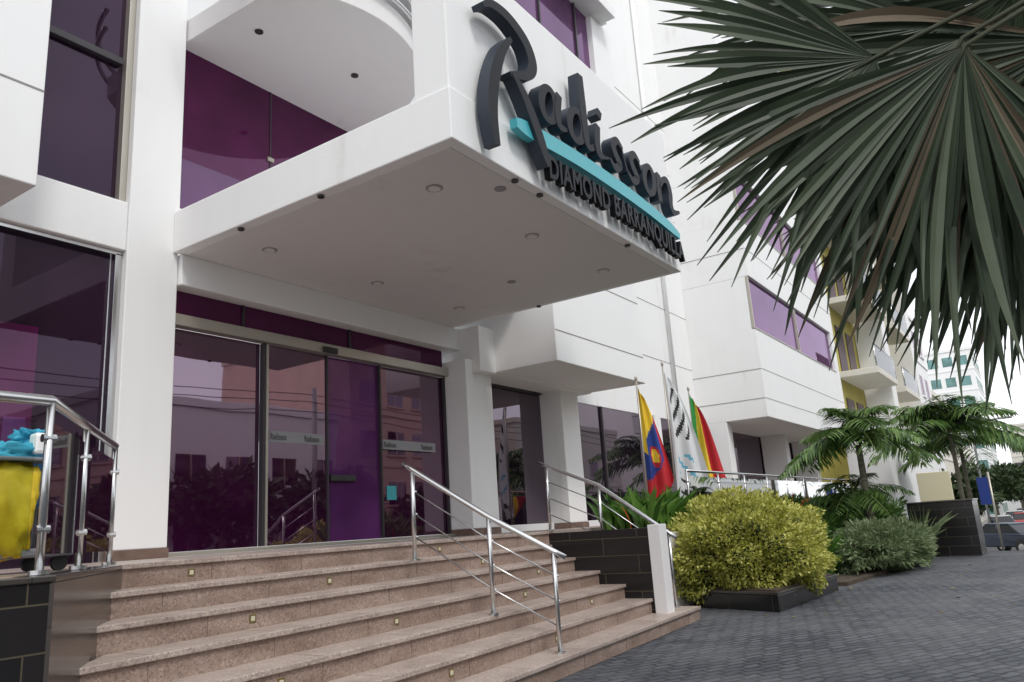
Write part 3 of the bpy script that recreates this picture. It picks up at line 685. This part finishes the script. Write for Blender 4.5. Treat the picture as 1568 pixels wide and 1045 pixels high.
block('cream_apartment_building',64,84,6.5,18,-2.1,9,M['cream'],'-y-x')
tealg=glass_tint('teal_glass',(.12,.25,.24),(.8,.9,.9),1.7)
block('distant_tower_building',128,142,6.5,13.5,-2.1,22,W,'-y-x',3,1.9,tealg)
block('distant_cream_building',150,175,-2,5,-2.1,12,M['cream'],'-y-x',3,2.4)
block('distant_apartment_building',100,118,8,20,-2.1,7,M['cream'],'-y-x')
pk=noisy('pink_paint',(.5,.36,.3),(.58,.42,.35),1,.8)
block('opposite_apartment_building',2,14,-30,-19,0,10,M['cream'],'+y',3,2.4)
block('opposite_apartment_building',17,30,-27,-16,0,7.5,W,'+y',3,2.6)
block('opposite_apartment_building',32,46,-29,-17,-1,13,pk,'+y',3,2.3)
block('opposite_apartment_building',49,66,-28,-17,-2,9,M['cream'],'+y',3,2.6)
block('opposite_apartment_building',70,95,-28,-16,-2,16,W,'+y',3,2.6)
block('opposite_apartment_building',-18,-1,-28,-17,0,12,W,'+y',3,2.6)
def tree(name,x,y,z,h,R,seed,n=2600,L=.5):
    rng=random.Random(seed); E=empty(name)
    tube('trunk',[(x,y,z-.1),(x+.1,y,z+h*.3),(x,y+.1,z+h*.6)],.2,trunkm,E,10,rads=[.22,.16,.1])
    Cs=[];Ns=[]; nr=np.random.RandomState(seed)
    for k in range(11):
        a=rng.uniform(0,6.28); rr=R*rng.uniform(.2,.75); c=np.array([x+math.cos(a)*rr,y+math.sin(a)*rr,z+h*rng.uniform(.5,.88)])
        tube('limb',[(x,y,z+h*.45),((x+c[0])/2,(y+c[1])/2,z+h*.6),tuple(c)],.06,trunkm,E,6,rads=[.09,.06,.02])
        m=n//11; D=nr.normal(size=(m,3)); D/=np.linalg.norm(D,axis=1)[:,None]; s=R*rng.uniform(.32,.5)
        Cs.append(c+D*s*(nr.rand(m,1)**.4)*np.array([1,1,.75])); Ns.append(D)
    leafcloud('crown',np.vstack(Cs),np.vstack(Ns),L,L*.5,g_tree,E,.8,seed=seed)
    return E
for i,(x,y,h,R) in enumerate(((9,-14.5,4.2,2.4),(15,-14,5,3),(21.5,-14.2,4.4,2.6),(28,-14,5.2,3),(37,-14.2,4.4,2.8),(47,-14.5,5.5,3.2),(58,-14.3,5,3),(3,-14.6,5,2.6))):
    tree('street_tree',x,y,gz(x),h,R,20+i)
for i,(x,y,h,R) in enumerate(((75,5.8,5.5,2.6),(88,5.0,6,2.8),(98,5.5,6,3.0),(112,3.5,6.5,3.4),(125,4,6,3.5),(66,6.4,4.5,1.9),(140,0,8,5),(150,-6,8,5))):
    tree('distant_tree',x,y,gz(x),h,R,40+i,1800,.55)
PL=empty('power_lines')
for x in (0,26,52): tube('pole',[(x,-13.4,gz(x)),(x,-13.4,8.5)],.13,M['grey'],PL,10)
for k,z in enumerate((8.2,7.8,7.3)):
    P=[(x,-13.4+.15*k,z-.5*math.sin(math.pi*((x%26)/26.))) for x in np.linspace(-26,78,60)]
    tube('wire',P,.02,M['dk'],PL,5)
# ------------------------------------------------------------------ cars
def car(name,x,y,rz,col,scale=1.):
    E=empty(name); z=gz(x)+.02; paint,nt,b=newmat(name+'_paint'); b.inputs['Base Color'].default_value=(*col,1); b.inputs['Roughness'].default_value=.4; b.inputs['Metallic'].default_value=.2
    prof=[(-2.1,.35),(-2.15,.75),(-1.9,.92),(-1.0,1.0),(1.0,1.02),(1.9,.98),(2.08,.8),(2.1,.35)]
    def ext(nm,prof,w0,mat,wt=None):
        n=len(prof); wt=wt or [w0]*n; vs=[(px,-wt[i],pz) for i,(px,pz) in enumerate(prof)]+[(px,wt[i],pz) for i,(px,pz) in enumerate(prof)]
        fs=[tuple(range(n)),tuple(range(n,2*n))[::-1]]+[(i,i+n,(i+1)%n+n,(i+1)%n) for i in range(n)]
        o=mobj(nm,vs,fs,mat,E); bev(o,.06,3); return o
    ext('body',prof,.86,paint,[.8,.84,.82,.86,.86,.83,.82,.8])
    gl=[(-1.25,.98),(-.55,1.42),(.9,1.44),(1.6,1.0)]; ext('greenhouse',gl,.7,M['carglass'],[.8,.62,.62,.78])
    ext('roof',[(-.6,1.41),(-.5,1.47),(.85,1.48),(.98,1.42)],.6,paint)
    for sy in (-1,1): tube('pillar',[(.15,.745*sy,1.0),(.15,.63*sy,1.43)],.03,paint,E,6)
    for sx in (-1.35,1.35):
        for sy in (-.8,.8):
            disc('wheel_arch',(sx,sy-.11,.36),.38,.22,M['dk'],E,'y',24); disc('wheel',(sx,sy-.12,.32),.32,.24,M['dk'],E,'y',24); disc('hub',(sx,sy-.13,.32),.20,.26,M['chrome'],E,'y',12)
    for sy in (-.62,.62): box('headlight',-2.17,-2.05,sy-.16,sy+.16,.66,.80,M['lens'],E,.03)
    box('grille',-2.16,-2.08,-.4,.4,.45,.62,M['dk'],E,.02)
    E.location=(x,y,z); E.rotation_euler=(0,0,rz); E.scale=(scale,)*3
    return E
car('parked_car',47.0,2.25,.85,(.05,.065,.10))
car('parked_car',66,3.6,.1,(.45,.45,.45))
car('parked_car',73,2.4,.0,(.35,.03,.03))
car('parked_car',84,3.4,.0,(.6,.6,.6))
car('parked_car',96,3.0,.0,(.08,.08,.09))
BN=empty('banner_sign')
tube('pole',[(38,2.2,gz(38)),(38,2.2,2.2)],.04,M['alu'],BN,8); box('banner',37.98,38.02,2.25,2.65,.9,2.0,fb,BN,0)
SP=empty('street_lamp')
tube('pole',[(60,3.9,GD),(60,3.9,5.5),(60,2.9,6.1),(60,2.0,6.15)],.07,M['grey'],SP,8); box('lamp_head',59.8,60.2,1.5,2.1,6.08,6.2,M['grey'],SP,.03)
# ------------------------------------------------------------------ world, sun, camera
w=bpy.data.worlds.new('World'); sc.world=w; w.use_nodes=True; nt=w.node_tree; bg=nt.nodes['Background']
sky=nt.nodes.new('ShaderNodeTexSky'); sky.sky_type='NISHITA'; sky.sun_disc=False
sd=Vector((-.35,-.62,.85)).normalized(); el=math.asin(sd.z); az=math.atan2(sd.x,sd.y)
sky.sun_elevation=el; sky.sun_rotation=az
mx=nt.nodes.new('ShaderNodeMix'); mx.data_type='RGBA'; nt.links.new(sky.outputs[0],mx.inputs[6])
tc=nt.nodes.new('ShaderNodeTexCoord'); mp=nt.nodes.new('ShaderNodeMapping'); mp.inputs['Scale'].default_value=(1,1,2.5); nt.links.new(tc.outputs['Generated'],mp.inputs[0])
nz=nt.nodes.new('ShaderNodeTexNoise'); nz.inputs['Scale'].default_value=2.2; nz.inputs['Detail'].default_value=7; nt.links.new(mp.outputs[0],nz.inputs['Vector'])
cl=ramp(nt,nz.outputs[0],[(.3,(.70,.75,.82)),(.55,(.94,.955,.98)),(.75,(1,1,1))])
sc_=nt.nodes.new('ShaderNodeVectorMath'); sc_.operation='SCALE'; sc_.inputs['Scale'].default_value=11.4; nt.links.new(cl,sc_.inputs[0]); nt.links.new(sc_.outputs[0],mx.inputs[7])
mx.inputs[0].default_value=.87
nt.links.new(mx.outputs[2],bg.inputs[0]); bg.inputs[1].default_value=.14
sl=bpy.data.lights.new('sun','SUN'); sl.energy=1.5; sl.angle=math.radians(12); sl.color=(1,.965,.91)
so=bpy.data.objects.new('sun',sl); COL.objects.link(so); so.rotation_euler=(-sd).to_track_quat('-Z','Y').to_euler(); so.location=(0,-5,20)
cam=bpy.data.cameras.new('camera'); co=bpy.data.objects.new('camera',cam); COL.objects.link(co)
a,b_,c_=.9837,.2350,-.0653
F=Vector((math.sin(a)*math.cos(b_),math.cos(a)*math.cos(b_),math.sin(b_))); R0=Vector((math.cos(a),-math.sin(a),0)); U0=R0.cross(F)
R=R0*math.cos(c_)+U0*math.sin(c_); U=-R0*math.sin(c_)+U0*math.cos(c_)
m=Matrix(((R.x,U.x,-F.x,0),(R.y,U.y,-F.y,0),(R.z,U.z,-F.z,1.1911),(0,0,0,1))); co.matrix_world=m
cam.sensor_width=36; cam.lens=27.43; cam.clip_end=3000; cam.clip_start=.05
sc.camera=co
sc.view_settings.view_transform='Standard'; sc.view_settings.look='None'; sc.view_settings.exposure=0
